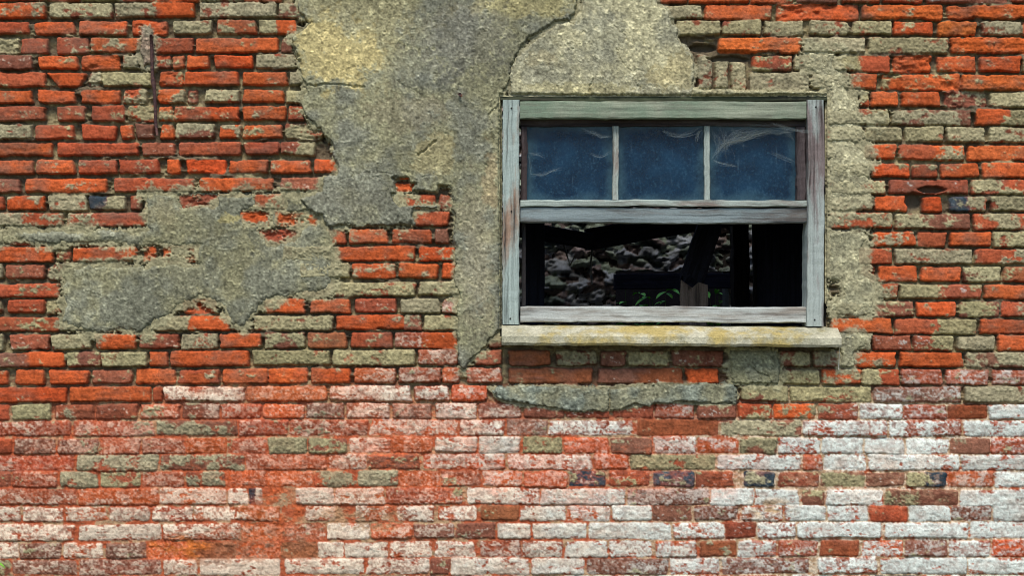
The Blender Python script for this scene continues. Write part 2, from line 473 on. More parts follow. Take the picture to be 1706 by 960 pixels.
def draw_brick(x0, x1, yt0, yb0, yt1, yb1, code, r):
    typ = code[0]
    flags = code[1:]
    two = None
    if '|' in code:
        two = code[code.index('|') + 1]
    base, cem, wht = KINDS[typ]
    pad = 6
    i0, i1 = np.searchsorted(XS, [x0 - pad, x1 + pad])
    j0, j1 = np.searchsorted(YS, [min(yt0, yt1) - pad, max(yb0, yb1) + pad])
    if i1 <= i0 or j1 <= j0:
        return
    s = np.s_[j0:j1, i0:i1]
    xw, yw = XW[s], YW[s]
    w = x1 - x0
    u = np.clip((xw - x0) / w, 0, 1)
    jt = r.normal(0, .7, 4)
    yt = yt0 + (yt1 - yt0) * u + jt[0] * (1 - u) + jt[1] * u + .2
    yb = yb0 + (yb1 - yb0) * u + jt[2] * (1 - u) + jt[3] * u - .2
    sk0, sk1 = r.normal(0, .8, 2)
    v = (yw - yt) / (yb - yt)
    xa = x0 + sk0 * (v - .5) * 2
    xb = x1 + sk1 * (v - .5) * 2
    if '^' in flags:
        xa = xa + 20 * np.clip(v, 0, 1)
        xb = xb - 10 * np.clip(v, 0, 1)
    dx = np.minimum(xw - xa, xb - xw)
    dy = np.minimum(yw - yt, yb - yw)
    rad = r.uniform(2.0, 4.2)
    qx, qy = rad - dx, rad - dy
    t = rad - (np.hypot(np.maximum(qx, 0), np.maximum(qy, 0)) + np.minimum(np.maximum(qx, qy), 0))
    chip = 8 * np.maximum(0, N_p[s] - .64) + 4 * np.maximum(0, N_m[s] - .66) - .9
    t = t - chip * (2.2 if '-' in flags or '*' in flags else 1.0)
    lo = low[s]
    rw = r.uniform(2.4, 3.8)
    e = np.clip((t + .3) / rw, 0, 1)
    e = 1 - (1 - e) ** 2.2
    rough = 2.0 if ('*' in flags) else (1.5 if '-' in flags else (1.25 if typ in 'Oo' else 1.0))
    top = r.normal(0, .0018) + r.normal(0, .0012) * (u - .5) * 2 + r.normal(0, .0012) * (v - .5) * 2
    if '-' in flags:
        top = top - .007 - .008 * sm(.4, .65, N_p[s])
    hb = top + rough * (.0010 * (N_m[s] - .5) * 2 + .0014 * (N_st[s] - .5) * 2 + .0009 * (N_f[s] - .5) * 2)
    # a worn arris: the face rounds off towards its edges
    hb = hb - .0032 * np.exp(-np.maximum(t, 0) / r.uniform(2.0, 4.5))
    # ---- colour of the fired clay
    if '*' in flags:
        base = lin(202, 102, 50)
    shade = r.uniform(.80, 1.12)
    hue = r.normal(.01, .035)
    b = base * shade * np.array([1, 1 + hue * 2.2, 1 + hue * 2.5])
    skin = (lin(140, 86, 64) if typ in 'OoMpq' else lin(124, 80, 66)) * shade
    pt = np.clip(.50 * np.exp(-np.maximum(t, 0) / 3.0) + 2.2 * (N_l[s] - .53) + 1.2 * (N_st[s] - .5) + r.normal(0, .12), 0, 1)
    pt = pt * (.5 if lo.mean() > .5 else .75)
    c = mixc(np.broadcast_to(b, t.shape + (3,)), np.broadcast_to(skin, t.shape + (3,)), pt)
    c = c * (.60 + .80 * N_m[s])[..., None] * (.58 + .84 * N_f[s])[..., None] * (.84 + .32 * N_g[s])[..., None]
    c = mixc(c, np.broadcast_to(lin(128, 104, 88), c.shape), .34 * sm(.40, .70, N_c[s] * .6 + N_l[s] * .4) * (1 - lo))
    pit = sm(.62, .74, N_f[s] * .5 + N_m[s] * .3 + N_g[s] * .2)
    c = c * (1 - .45 * pit)[..., None]
    cc, ww = cem, wht
    if two:
        sp = sm(.42, .58, u + .5 * (N_c[s] - .5))
        b2, c2, w2 = KINDS[two]
        cc = cem * (1 - sp) + c2 * sp
        ww = wht * (1 - sp) + w2 * sp
        c = mixc(c, np.broadcast_to(b2 * shade, t.shape + (3,)) * (.60 + .80 * N_m[s])[..., None] * (.74 + .52 * N_f[s])[..., None], sp)
    off = r.uniform(-.03, .03)
    rim = .16 * np.exp(-np.maximum(t, 0) / 2.6)
    if np.max(ww) > 0:
        fine = sm(.34, .60, .55 * N_f[s] + .25 * N_m[s] + .20 * N_w[s] + .10 * (ww - .7))
        sp_ = (np.where(ww > .85, .76, .46) + np.where(ww > .85, .24, .54) * fine) * np.where(ww < .6, .56, np.where(ww < .85, .95, 1.0))
        mw = stripe(N_w[s] + off - rim * .9 + np.where(ww < .6, .28, .14) * (N_f[s] - .5), np.clip(ww + .55 * (N_l[s] - .5), 0, .99)) * sp_
        haze = .42 * ww * sm(.25, .75, N_f[s])          # thin chalky bloom between the thick salts
        mw = np.maximum(mw, haze * (1 - rim * 4))
        cool = sm(500, 1350, X[s] + 700 * (N_c[s] - .5))
        wc = mixc(np.broadcast_to(WHT2, t.shape + (3,)), np.broadcast_to(WHT, t.shape + (3,)), cool) * r.uniform(.84, 1.03)
        grime = sm(.50, .72, N_l[s] * .5 + N_p[s] * .5) * .32
        wc = mixc(wc, np.broadcast_to(lin(186, 150, 128), wc.shape), grime)
        wc = wc * (.74 + .46 * N_m[s])[..., None] * (.70 + .56 * N_f[s])[..., None]
        wc = wc * (1 - .55 * sm(.66, .78, N_st[s] * .5 + N_f[s] * .5))[..., None]
        c = mixc(c, wc, mw * .97)
        hb = hb + .0006 * mw
    if np.max(cc) > 0.02:
        mc = stripe(N_c[s] + .22 * (N_f[s] - .5) + off - rim * .7 * (1 if np.max(cc) < .9 else .3), cc)
        ce = CEM * r.uniform(.82, 1.10) * np.array([1, 1, r.uniform(.86, 1.05)])
        ce = ce[None, None, :] * (.60 + .76 * N_m[s])[..., None] * (.54 + .92 * N_f[s])[..., None] * (.80 + .40 * N_g[s])[..., None]
        c = mixc(c, ce, mc * .94)
        CEMM[s] = np.maximum(CEMM[s], mc * (t > 0))
        hb = hb + mc * (.0008 + .0018 * (N_f[s] - .5) * 2 + .0010 * (N_m[s] - .5) * 2)
    h = H[s] + (hb - H[s]) * e
    m = sm(-.3, 1.0, t)
    up = t > -.6
    H[s] = np.where(up, np.maximum(H[s], h), H[s])
    COL[s] = mixc(COL[s], c, m)


def course_y(k, x):
    if k < len(CY):
        a, b, c = CY[k]
        f = lambda i: float(np.interp(x, (50, 620, 1600), (a[i], b[i], c[i])))
        return f(0), f(1)
    return 0, 0


rb = np.random.default_rng(5)
for k, row in enumerate(ROWS):
    bricks = []
    for it in row.split(','):
        a, b, code = it.split()
        bricks.append([float(a), float(b), code])
    if bricks[0][0] == -10:
        bricks[0][0] = min(-10, bricks[0][1] - rb.choice([66, 130]))
    if bricks[-1][1] == 1720:
        bricks[-1][1] = max(1720, bricks[-1][0] + rb.choice([66, 132]))
    pool = 'OORRGMNrD' if k < 21 else ('OPPRRGpS' if k < 26 else 'PpQQSGWr')
    x = bricks[0][0] - 5
    L = 66 if bricks[0][1] - bricks[0][0] > 90 else 132
    while x > -930:
        w = 64 if k % 2 else 132
        bricks.append([x - w, x, rb.choice(list(pool))])
        x -= w + 5
    x = max(b[1] for b in bricks) + 5
    while x < 2640:
        w = 64 if k % 2 else 132
        bricks.append([x, x + w, rb.choice(list('OGGRMNO' if k < 21 else ('PGMSRWW' if k < 25 else 'WWWQSDp')))])
        x += w + 5
    for a, b, code in bricks:
        t0, b0 = course_y(k, a)
        t1, b1 = course_y(k, b)
        draw_brick(a, b, t0, b0, t1, b1, code, rb)
for k, y in list(enumerate(np.arange(-51, -640, -29.0))) + list(enumerate(np.arange(992, 1112, 29.0))):
    x = -930 - rb.uniform(0, 60)
    while x < 2640:
        w = 64 if k % 2 else 132
        draw_brick(x, x + w, y, y + 24, y, y + 24, rb.choice(list('OORRGMDN' if y < 0 else 'PQSWrGp')), rb)
        x += w + 5
H[np.ix_((YS > 82) & (YS < 150), (XS > 1158) & (XS < 1248))] = -.026
# soldier bricks left of the flat arch over the window
for a, b, t, bt in ((1163, 1186, 88, 148), (1191, 1214, 93, 147), (1219, 1244, 101, 149)):
    draw_brick(a, b, t, bt, t + 4, bt, 'G', rb)
draw_brick(1250, 1348, 122, 160, 120, 158, 'G', rb)


# gaps where brick and mortar have fallen out
def hole(cx, cy, rx, ry, dep):
    q = np.hypot((XW - cx) / rx, (YW - cy) / ry) + .5 * (N_p - .5)
    m = 1 - sm(.75, 1.05, q)
    H[:] = H * (1 - m) + np.minimum(H, -dep) * m
    COL[:] = mixc(COL, np.broadcast_to(lin(92, 84, 72), COL.shape), m * .8)


hole(1172, 78, 24, 7, .05)
hole(1215, 96, 36, 6, .05)
hole(1522, 334, 15, 15, .04)
hole(1552, 316, 24, 6, .035)
hole(506, 39, 12, 5, .04)
hole(544, 231, 9, 8, .04)
hole(670, 302, 20, 4, .03)
hole(766, 158, 4, 3, .03)
hole(865, 582, 30, 3, .03)


# eroded, washed-out areas in the lower courses: soft brown crumbled face
def worn(cx, cy, rx, ry, c, st):
    q = np.hypot((X - cx) / rx, (Y - cy) / ry)
    m = (1 - sm(.55, 1.1, q + .9 * (N_l - .5))) * sm(.42, .58, N_w * .75 + N_c * .25) * st * (1 - .85 * CEMM)
    cc = c[None, None, :] * (.55 + .9 * N_m)[..., None] * (.7 + .6 * N_f)[..., None]
    COL[:] = mixc(COL, cc, m)
    flat = -.004 + .006 * (N_m - .5) * 2 + .003 * (N_f - .5) * 2
    H[:] = H * (1 - m * .45) + flat * m * .45


worn(470, 850, 60, 44, lin(186, 92, 52), .7)
worn(400, 915, 150, 38, lin(158, 104, 76), .75)
worn(600, 866, 110, 24, lin(170, 130, 96), .8)
worn(300, 912, 60, 22, lin(200, 108, 44), .8)
worn(1285, 850, 55, 30, lin(196, 160, 118), .85)
worn(395, 800, 60, 20, lin(206, 98, 56), .6)
worn(470, 640, 190, 36, lin(210, 104, 50), .35)
worn(700, 720, 160, 60, lin(212, 104, 62), .32)
worn(1000, 790, 280, 70, lin(212, 104, 62), .32)
worn(300, 760, 330, 90, lin(204, 98, 56), .28)
worn(640, 800, 260, 60, lin(206, 100, 58), .28)
worn(1480, 800, 200, 60, lin(206, 160, 128), .30)

def poly_sdf(P, x, y):
    P = np.array(P, float)
    A, B = P, np.roll(P, -1, 0)
    d = np.full(x.shape, 1e9)
    ins = np.zeros(x.shape, bool)
    for (ax, ay), (bx, by) in zip(A, B):
        ex, ey = bx - ax, by - ay
        wx, wy = x - ax, y - ay
        tt = np.clip((wx * ex + wy * ey) / (ex * ex + ey * ey + 1e-9), 0, 1)
        d = np.minimum(d, np.hypot(wx - ex * tt, wy - ey * tt))
        if ay != by:
            cr = ((ay > y) != (by > y)) & (x < ex * (y - ay) / (by - ay) + ax)
            ins ^= cr
    return np.where(ins, d, -d)


PLS = []


def spec(*a, **k):
    PLS.append((a, k))


PG, PGL, PY = lin(142, 139, 110), lin(160, 155, 126), lin(208, 190, 132)
PBL = lin(124, 124, 108)
spec('plaster_patch', [[(492, -40), (497, 22), (512, 30), (519, 36), (500, 48), (484, 60), (490, 80), (497, 105), (505, 130), (507, 152), (499, 166), (504, 180),
        (514, 200), (530, 214), (545, 226), (553, 236), (553, 262), (560, 272), (558, 292), (538, 298), (534, 318), (500, 330), (512, 345), (532, 362), (546, 378), (600, 378), (690, 377),
        (688, 350), (720, 348), (752, 344), (756, 380), (752, 400), (758, 440), (762, 500), (762, 560), (766, 616), (774, 618), (790, 598), (812, 578), (835, 552), (846, 540), (846, 150), (850, 110),
        (862, 92), (880, 70), (904, 53), (928, 38), (953, 35), (961, 16), (965, 2), (972, -40)]],
        .0075, PG, PBL, 'large grey plaster sheet from the top edge down to the left of the window',
        holes=[[(653, 300), (680, 298), (690, 308), (686, 318), (660, 320)], [(655, 322), (728, 320), (731, 310), (752, 310), (753, 346), (735, 348), (726, 340), (668, 342)]],
        blobs=[(590, 40, 130, 110, lin(168, 160, 122), .8), (565, 85, 84, 62, PY, .9), (700, 110, 60, 40, lin(112, 114, 104), .6), (870, 10, 110, 22, lin(178, 166, 116), .7), (770, 60, 90, 70, lin(130, 128, 116), .6),
               (724, 262, 36, 42, lin(172, 160, 118), .7), (690, 190, 70, 30, lin(150, 142, 116), .6), (790, 420, 32, 160, lin(156, 148, 122), .6), (600, 330, 80, 40, lin(124, 122, 106), .6), (765, 158, 6, 4, lin(120, 60, 45), .9), (815, 300, 14, 60, lin(170, 150, 115), .7)],
        cracks=[([(640, -20), (652, 30), (640, 80), (664, 130), (700, 160)], .7, .0028), ([(565, 300), (610, 284), (650, 292)], .7, .0025), ([(800, 380), (790, 430), (803, 480)], .7, .0025), ([(505, 142), (560, 142), (612, 146)], 1.5, .006), ([(700, 262), (728, 234)], 2, .008), ([(838, 170), (812, 190), (826, 240)], 1.2, .005)], seed=1, wash=11)
spec('plaster_patch', [[(974, -40), (970, 2), (966, 20), (957, 37), (930, 40), (906, 54), (881, 72), (863, 93), (851, 112), (847, 140), (846, 170), (1000, 172), (1158, 170), (1157, 140), (1163, 118), (1152, 88), (1132, 70),
        (1128, 46), (1116, 22), (1100, 4), (1086, -40)]], .0055, lin(150, 147, 124), lin(170, 164, 132), 'paler plaster panel over the window, right of the long crack',
        blobs=[(1120, 118, 44, 34, lin(188, 174, 128), .6), (900, 98, 30, 14, lin(176, 164, 126), .6), (960, 148, 110, 10, lin(178, 168, 122), .5), (1010, 60, 60, 40, lin(144, 143, 124), .5)],
        cracks=[([(1000, 20), (1040, 60), (1030, 100), (1070, 150)], .7, .0026), ([(982, 154), (980, 142), (988, 132)], 1.3, .006)], seed=2, wash=5)
spec('plaster_patch', [[(234, 320), (300, 316), (380, 322), (440, 318), (505, 326), (520, 348), (545, 372), (556, 388), (556, 470), (552, 492), (492, 496), (440, 504), (424, 526), (412, 548), (384, 540), (372, 512), (330, 498), (300, 514),
        (268, 540), (240, 556), (200, 552), (160, 560), (120, 552), (100, 540), (102, 480), (98, 448), (118, 440), (240, 440), (270, 436), (328, 436), (328, 414), (246, 412), (180, 408), (90, 410), (40, 406), (-6, 408), (-6, 384), (60, 380), (150, 381), (244, 380)]],
        .0008, lin(142, 138, 108), lin(124, 124, 106), 'low thick grey cement smear left of the exposed brick patch',
        holes=[[(298, 326), (358, 326), (352, 344), (304, 344)], [(424, 324), (472, 324), (473, 349), (426, 350)], [(404, 355), (448, 356), (446, 374), (410, 374)], [(430, 384), (498, 380), (486, 398), (444, 403)], [(462, 356), (518, 356), (524, 372), (464, 372)], [(240, 414), (258, 414), (256, 428), (240, 428)]],
        blobs=[(480, 400, 60, 60, lin(120, 121, 106), .7), (300, 460, 60, 40, lin(120, 121, 106), .5), (270, 350, 40, 26, lin(160, 150, 116), .6), (380, 362, 24, 10, lin(190, 178, 124), .8)], seed=3, lump=1.0, edge=10, wash=13)
spec('plaster_patch', [[(1346, 82), (1388, 84), (1394, 108), (1412, 122), (1418, 150), (1432, 172), (1436, 182), (1460, 190), (1458, 206), (1434, 210), (1436, 232), (1428, 238), (1446, 256), (1452, 276), (1448, 298), (1440, 330), (1420, 356), (1376, 360), (1374, 150), (1350, 124), (1336, 108)]],
        -.0012, lin(160, 155, 126), lin(176, 170, 138), 'ragged plaster down the upper right edge of the window', seed=4, edge=9, wash=20, blobs=[(1388, 190, 16, 60, lin(164, 158, 130), .6)])
spec('plaster_patch', [[(1376, 352), (1392, 360), (1384, 384), (1446, 384), (1452, 398), (1440, 410), (1446, 440), (1440, 452), (1456, 470), (1464, 492), (1460, 524), (1430, 530), (1396, 530), (1376, 520)]],
        .0004, lin(156, 152, 124), lin(170, 164, 132), 'plaster strip with a round red brick spot beside the lower right jamb', holes=[[(1383, 470), (1400, 470), (1402, 496), (1383, 498)]], seed=5, edge=9, wash=16)
spec('plaster_patch', [[(1396, 556), (1436, 554), (1450, 566), (1446, 582), (1420, 590), (1422, 612), (1398, 612)]], .003, lin(140, 138, 116), lin(160, 156, 126), 'small plaster dab off the right end of the sill', seed=6)
spec('plaster_patch', [[(814, 646), (850, 645), (900, 643), (1010, 645), (1120, 640), (1222, 640), (1231, 660), (1226, 674), (1180, 676), (1130, 672), (1060, 676), (1030, 682), (1000, 684), (960, 686), (900, 678), (860, 674), (830, 668)]],
        .009, lin(136, 134, 110), lin(118, 124, 112), 'thick dark cement ledge under the window', seed=7, wash=4, lump=1.3, cracks=[([(1016, 640), (1017, 690)], 1.6, .012)])
spec('plaster_patch', [[(1214, 584), (1296, 584), (1302, 608), (1298, 640), (1218, 640)]], .004, lin(140, 138, 108), lin(128, 128, 106), 'square cement patch under the right half of the sill', seed=8,
        cracks=[([(1248, 610), (1278, 628), (1286, 640)], 1.2, .005)], warp=.5)
spec('plaster_patch', [[(236, 46), (250, 42), (257, 60), (256, 108), (238, 112), (232, 90)]], .006, lin(140, 132, 112), lin(150, 130, 112), 'lump of mortar behind the top of the rusty rod', seed=9, lump=1.6, warp=.6)
# mortar lip above the right end of the window head
spec('plaster_patch', [[(1150, 146), (1250, 150), (1340, 152), (1378, 152), (1380, 164), (1330, 170), (1150, 170)]], .010, lin(166, 158, 124), lin(150, 146, 118), 'mortar lip along the top right of the window', seed=10, warp=.5, wash=3)



# thin cement slurry feathering out over brick and joint round the thicker sheets
for a_, k_ in PLS:
    polys = a_[1]
    pp = np.array([p for P in polys for p in P], float)
    i0, i1 = np.searchsorted(XS, [pp[:, 0].min() - 45, pp[:, 0].max() + 45])
    j0, j1 = np.searchsorted(YS, [pp[:, 1].min() - 45, pp[:, 1].max() + 45])
    s = np.s_[j0:j1, i0:i1]
    t = np.full(X[s].shape, -1e9)
    for P in polys:
        t = np.maximum(t, poly_sdf(P, XW[s], YW[s]))
    for P in k_.get('holes', ()):
        t = np.minimum(t, -poly_sdf(P, XW[s], YW[s]) - 5)
    wide = k_.get('wash', 12)
    m = sm(-wide, -wide * .25, t + wide * 2.4 * (N_c[s] - .55) + wide * .9 * (N_f[s] - .5) + wide * (N_p[s] - .5))
    cc = (a_[3] * .5 + CEM * .5) * (.60 + .76 * N_m[s])[..., None] * (.54 + .92 * N_f[s])[..., None]
    COL[s] = mixc(COL[s], cc, m * .9)
    fill = -.004 + .003 * (N_m[s] - .5) * 2 + .002 * (N_f[s] - .5) * 2
    H[s] = np.where(H[s] < fill, H[s] + (fill - H[s]) * m, H[s] + .0012 * m * (N_f[s] - .2))


nx, ny = len(XS), len(YS)
V = np.stack([(X - 853) * S, -H, ZC + (480 - Y) * S], -1).reshape(-1, 3)
idx = np.arange(nx * ny).reshape(ny, nx)
xc = (XS[:-1] + XS[1:]) / 2
yc = (YS[:-1] + YS[1:]) / 2
XC, YC = np.meshgrid(xc, yc)
keep = ~((XC > 833) & (XC < 1379) & (YC > 160) & (YC < 560))
F = np.stack([idx[:-1, :-1], idx[1:, :-1], idx[1:, 1:], idx[:-1, 1:]], -1)[keep]
used = np.zeros(nx * ny, bool)
used[F.ravel()] = True
remap = np.cumsum(used) - 1

building = empty('brick_building', (0, 0, 0))
tag(building, 'old red brick building with crumbling grey plaster, chalky white stains and a broken window', 'building')
wall = mesh_np('brick_wall', V[used], remap[F], M_BRICK, building, COL.reshape(-1, 3)[used])


# ------------------------------------------------------------------ plaster patches: thick broken sheets lying on the brick
def plaster(name, polys, thick, c0, c1, label, holes=(), blobs=(), seed=1, step=1.3333, edge=4.5, lump=1.0, warp=1.0, parent=None, cracks=(), wash=12):
    allp = np.array([p for P in polys for p in P], float)
    x0, y0 = allp.min(0) - 8
    x1, y1 = allp.max(0) + 8
    xs, ys = np.arange(x0, x1, step), np.arange(y0, y1, step)
    x, y = np.meshgrid(xs, ys)
    wx = x + warp * (9 * (fbm(x, y, 26, 4, 20 + seed, None, .6) - .5) * 2)
    wy = y + warp * (8 * (fbm(x, y, 24, 4, 25 + seed, None, .6) - .5) * 2)
    t = np.full(x.shape, -1e9)
    for P in polys:
        t = np.maximum(t, poly_sdf(P, wx, wy))
    for P in holes:
        t = np.minimum(t, -poly_sdf(P, wx, wy))
    # keep clear of the window opening
    ow = np.maximum.reduce([833.5 - x, x - 1378.5, 157.5 + 2.5 * np.sin((x - 835) / 172.) - y, y - 545])
    t = np.minimum(t, ow)
    nf, nm, nl = fbm(x, y, 3.4, 2, 31 + seed), fbm(x, y, 9, 3, 33 + seed), fbm(x, y, 70, 3, 35 + seed)
    ng, nb = fbm(x, y, 5, 2, 39 + seed), fbm(x, y, 34, 4, 41 + seed, None, .6)
    e = np.clip((t + 1 + 2.5 * (nf - .5)) / (edge * (.6 + 1.4 * nb)), 0, 1)
    e = 1 - (1 - e) ** 2
    h = thick + lump * (.0045 * (nl - .5) * 2 + .0013 * (nm - .5) * 2 + .0013 * (nf - .5) * 2 + .0028 * (nb - .5) * 2)
    h = h + .0017 * sm(.62, .8, ng)                     # gravel grains standing proud
    h = h - .004 * sm(.64, .76, nm * .6 + nf * .4)      # pits
    c = mixc(np.broadcast_to(c0, x.shape + (3,)), np.broadcast_to(c1, x.shape + (3,)), sm(.38, .62, nb * .6 + nl * .4))
    for bx, by, rx, ry, bc, st in blobs:
        q = np.hypot((wx - bx) / rx, (wy - by) / ry)
        m = (1 - sm(.62, 1.02, q + 1.3 * (nb - .5) + .9 * (nm - .5) + .5 * (nf - .5))) * st * (.55 + .6 * nl)
        m = np.clip(m, 0, 1)
        c = mixc(c, np.broadcast_to(bc, c.shape), m)
    for cp, wd, dep in cracks:
        cd = np.full(x.shape, 1e9)
        for (ax, ay), (bx, by) in zip(cp[:-1], cp[1:]):
            ex, ey = bx - ax, by - ay
            tt = np.clip(((wx - ax) * ex + (wy - ay) * ey) / (ex * ex + ey * ey), 0, 1)
            cd = np.minimum(cd, np.hypot(wx - ax - ex * tt, wy - ay - ey * tt))
        h = h - dep * (1 - sm(wd * .5, wd * 1.4, cd))
    c = c * (.66 + .68 * nm)[..., None] * (.58 + .84 * nf)[..., None] * (.72 + .56 * vn(x, y, 2.3, 2.0, 47 + seed))[..., None] * (.80 + .40 * nb)[..., None]
    c = c * (1 + .55 * sm(.66, .82, ng) - .40 * sm(.66, .80, 1 - ng))[..., None]
    c = c * (.84 + .32 * fbm(x, y, 16, 3, 51 + seed, 150))[..., None] * (.74 + .52 * fbm(x, y, 120, 3, 55 + seed))[..., None]
    h = -.020 + (h + .020) * e
    V = np.stack([(x - 853) * S, -h, ZC + (480 - y) * S], -1).reshape(-1, 3)
    n, m_ = x.shape
    idx = np.arange(n * m_).reshape(n, m_)
    k = (t > -1.2)
    kf = k[:-1, :-1] | k[1:, :-1] | k[1:, 1:] | k[:-1, 1:]
    F = np.stack([idx[:-1, :-1], idx[1:, :-1], idx[1:, 1:], idx[:-1, 1:]], -1)[kf]
    used = np.zeros(n * m_, bool)
    used[F.ravel()] = True
    rm = np.cumsum(used) - 1
    o = mesh_np(name, V[used], rm[F], M_PLASTER, parent or wall, c.reshape(-1, 3)[used])
    if label:
        o['label'] = label
    return o


for a_, k_ in PLS:
    plaster(*a_, **k_)


# ------------------------------------------------------------------ the rest of the building
def plain_mat(name, c, amt=.3, scale=30, bd=.01, rough=.9):
    m, nt, b = newmat(name)
    tc = nd(nt, 'ShaderNodeTexCoord')
    f = noise(nt, tc.outputs['Object'], scale, 6, .65)
    nt.links.new(mix(nt, 1.0, c, ramp(nt, f, [(.3, 1 - amt), (.7, 1 + amt)]), 'MULTIPLY'), b.inputs['Base Color'])
    bump(nt, b, f, bd)
    b.inputs['Roughness'].default_value = rough
    return m


M_CORE = plain_mat('sooty_masonry', lin(70, 66, 62))
M_ROOF = plain_mat('dark_roof_boards', lin(48, 44, 44), .4, 12)
M_BACKDROP = plain_mat('painted_doorway_dark', lin(14, 14, 18), .3, 12)  # near-black colour stands in for the shade beyond the rear doorway
M_BACKDROP.node_tree.nodes['Principled BSDF'].inputs['Specular IOR Level'].default_value = 0
M_EARTH = plain_mat('dark_earth', lin(112, 102, 88), .4, 18)
xl, xr = PX(-900), PX(2620)
wx0, wx1, wz0, wz1 = PX(833), PX(1379), PZ(561), PZ(160)
ztop = PZ(-620)
boxes('wall_lining', [(xl, wx0, .055, .30, 0, ztop), (wx1, xr, .055, .30, 0, ztop), (wx0, wx1, .055, .30, 0, wz0), (wx0, wx1, .055, .30, wz1, ztop)], M_CORE, building)
YB = 3.0
boxes('side_wall', [(xl, xl + .3, .301, YB + .3, 0, ztop - .05)], M_CORE, building)
boxes('side_wall', [(xr - .3, xr, .301, YB + .3, 0, ztop - .05)], M_CORE, building)
boxes('roof', [(xl - .1, xr + .1, -.12, 1.86, ztop + .002, ztop + .06)], M_ROOF, building)  # unseen roof, cut short at the rear to let sky light onto the rubble
boxes('earth_floor', [(xl + .301, xr - .301, .301, YB, .006, .03)], M_EARTH, building)

# rubble stone wall at the back of the room
gx, gy = np.meshgrid(np.linspace(-1.4, 2.6, 620), np.linspace(.6, 2.2, 300))
pts = np.stack([rng.uniform(-1.4, 2.6, 2600), rng.uniform(.55, 2.25, 2600)], -1)
d1 = np.full(gx.shape, 9.0)
d2 = np.full(gx.shape, 9.0)
ci = np.zeros(gx.shape, int)
wxx = gx + .10 * (fbm(gx, gy, .10, 4, 3, None, .7) - .5)
wyy = gy + .07 * (fbm(gx, gy, .09, 4, 6, None, .7) - .5)
for i, (a, b) in enumerate(pts):
    d = np.hypot((wxx - a) * .65, (wyy - b) * 1.6)
    cl = d < d1
    d2 = np.where(cl, d1, np.minimum(d2, d))
    ci = np.where(cl, i, ci)
    d1 = np.where(cl, d, d1)
ed = sm(.0, .05, d2 - d1)
sc = rng.random((2600, 3))
tone = np.where(sc[:, :1] < .28, lin(168, 152, 148)[None], np.where(sc[:, :1] < .7, lin(190, 196, 202)[None], lin(172, 186, 168)[None])) * (.6 + .7 * sc[:, 1:2])
hh = .02 * ed + .09 * (fbm(gx, gy, .07, 4, 5, None, .7) - .5) + .04 * (sc[:, 2][ci] - .5)
rc = tone[ci] * (.7 + .3 * ed)[..., None] * (.30 + 1.35 * fbm(gx, gy, .04, 4, 6, None, .7))[..., None]
n, m_ = gx.shape
idx = np.arange(n * m_).reshape(n, m_)
F2 = np.stack([idx[:-1, :-1], idx[:-1, 1:], idx[1:, 1:], idx[1:, :-1]], -1)
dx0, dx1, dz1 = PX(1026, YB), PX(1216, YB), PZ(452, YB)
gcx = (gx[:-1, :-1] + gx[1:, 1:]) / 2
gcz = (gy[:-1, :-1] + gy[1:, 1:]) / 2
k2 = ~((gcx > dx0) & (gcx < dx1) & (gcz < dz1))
o = mesh_np('rubble_wall', np.stack([gx, YB - hh, gy], -1).reshape(-1, 3), F2[k2], M_BRICK, building, rc.reshape(-1, 3))
o['label'] = 'dim rubble stone rear wall seen through the broken lower sash'
boxes('rear_lining', [(xl, dx0, YB + .02, YB + .3, 0, ztop - .05), (dx1, xr, YB + .02, YB + .3, 0, ztop - .05), (dx0, dx1, YB + .02, YB + .3, dz1, ztop - .05)], M_CORE, building)
boxes('dark_backdrop', [(dx0 - 1.5, dx1 + 1.5, YB + 2.2, YB + 2.3, 0, dz1 + .25)], M_BACKDROP, building)  # added backdrop, coloured black to keep the doorway dark behind the weeds

# ------------------------------------------------------------------ the window
win = empty('window', (PX(1105), .04, PZ(560)), building)
win['label'] = 'weathered wooden window with three dusty panes above an empty lower sash'
IW = win.matrix_world.inverted()


def wpart(o):
    o.parent = win
    o.location = (-PX(1105), -.04, -PZ(560))
    return o


wpart(plank_px('jamb', 851.5, 166, 851.5, 541, 28, -.002, .10, M_JAMB, n=40, seed=1))['label'] = 'pale left jamb with a patch of bare brown wood'
wpart(plank_px('jamb', 1358.5, 166, 1358.5, 544, 28, -.002, .10, M_JAMB2, n=40, seed=2))['label'] = 'right jamb with mauve bare wood at the top'
wpart(plank_px('top_strip', 834, 163, 1378, 163, 9, .004, .11, M_TOP, n=40, seed=3, sag=.004))
wpart(plank_px('head', 866.5, 183, 1343.5, 183, 29, .002, .10, M_HEAD, n=40, seed=4))['label'] = 'mossy green head board'
wpart(plank_px('sash_rail', 867, 204, 1344, 204, 14, .045, .10, M_SASH, n=40, seed=5))
wpart(plank_px('sash_stile', 873, 211, 873, 333, 10, .030, .075, M_SASH, n=20, seed=6))
wpart(plank_px('sash_stile', 1335, 211, 1335, 333, 15, .026, .075, M_SASH, n=20, seed=7))
wpart(plank_px('muntin', 1025.5, 210, 1025.5, 333, 10, .036, .075, M_MUNT, n=20, seed=8))
wpart(plank_px('muntin', 1178.5, 210, 1178.5, 333, 10, .036, .075, M_MUNT, n=20, seed=9))
wpart(plank_px('meeting_rail', 867, 339, 1344, 339, 11, .014, .10, M_MUNT, n=40, seed=10))
wpart(plank_px('meeting_rail', 867, 358, 1344.5, 358, 25, .022, .10, M_RAIL, n=40, seed=11))
wpart(plank_px('bottom_rail', 867, 524.5, 1344, 524.5, 26, .016, .10, M_BOTTOM, n=40, seed=12))
wpart(plank_px('inner_stop', 872, 372, 872, 512, 7, .070, .10, M_DARKW, n=16, seed=13))

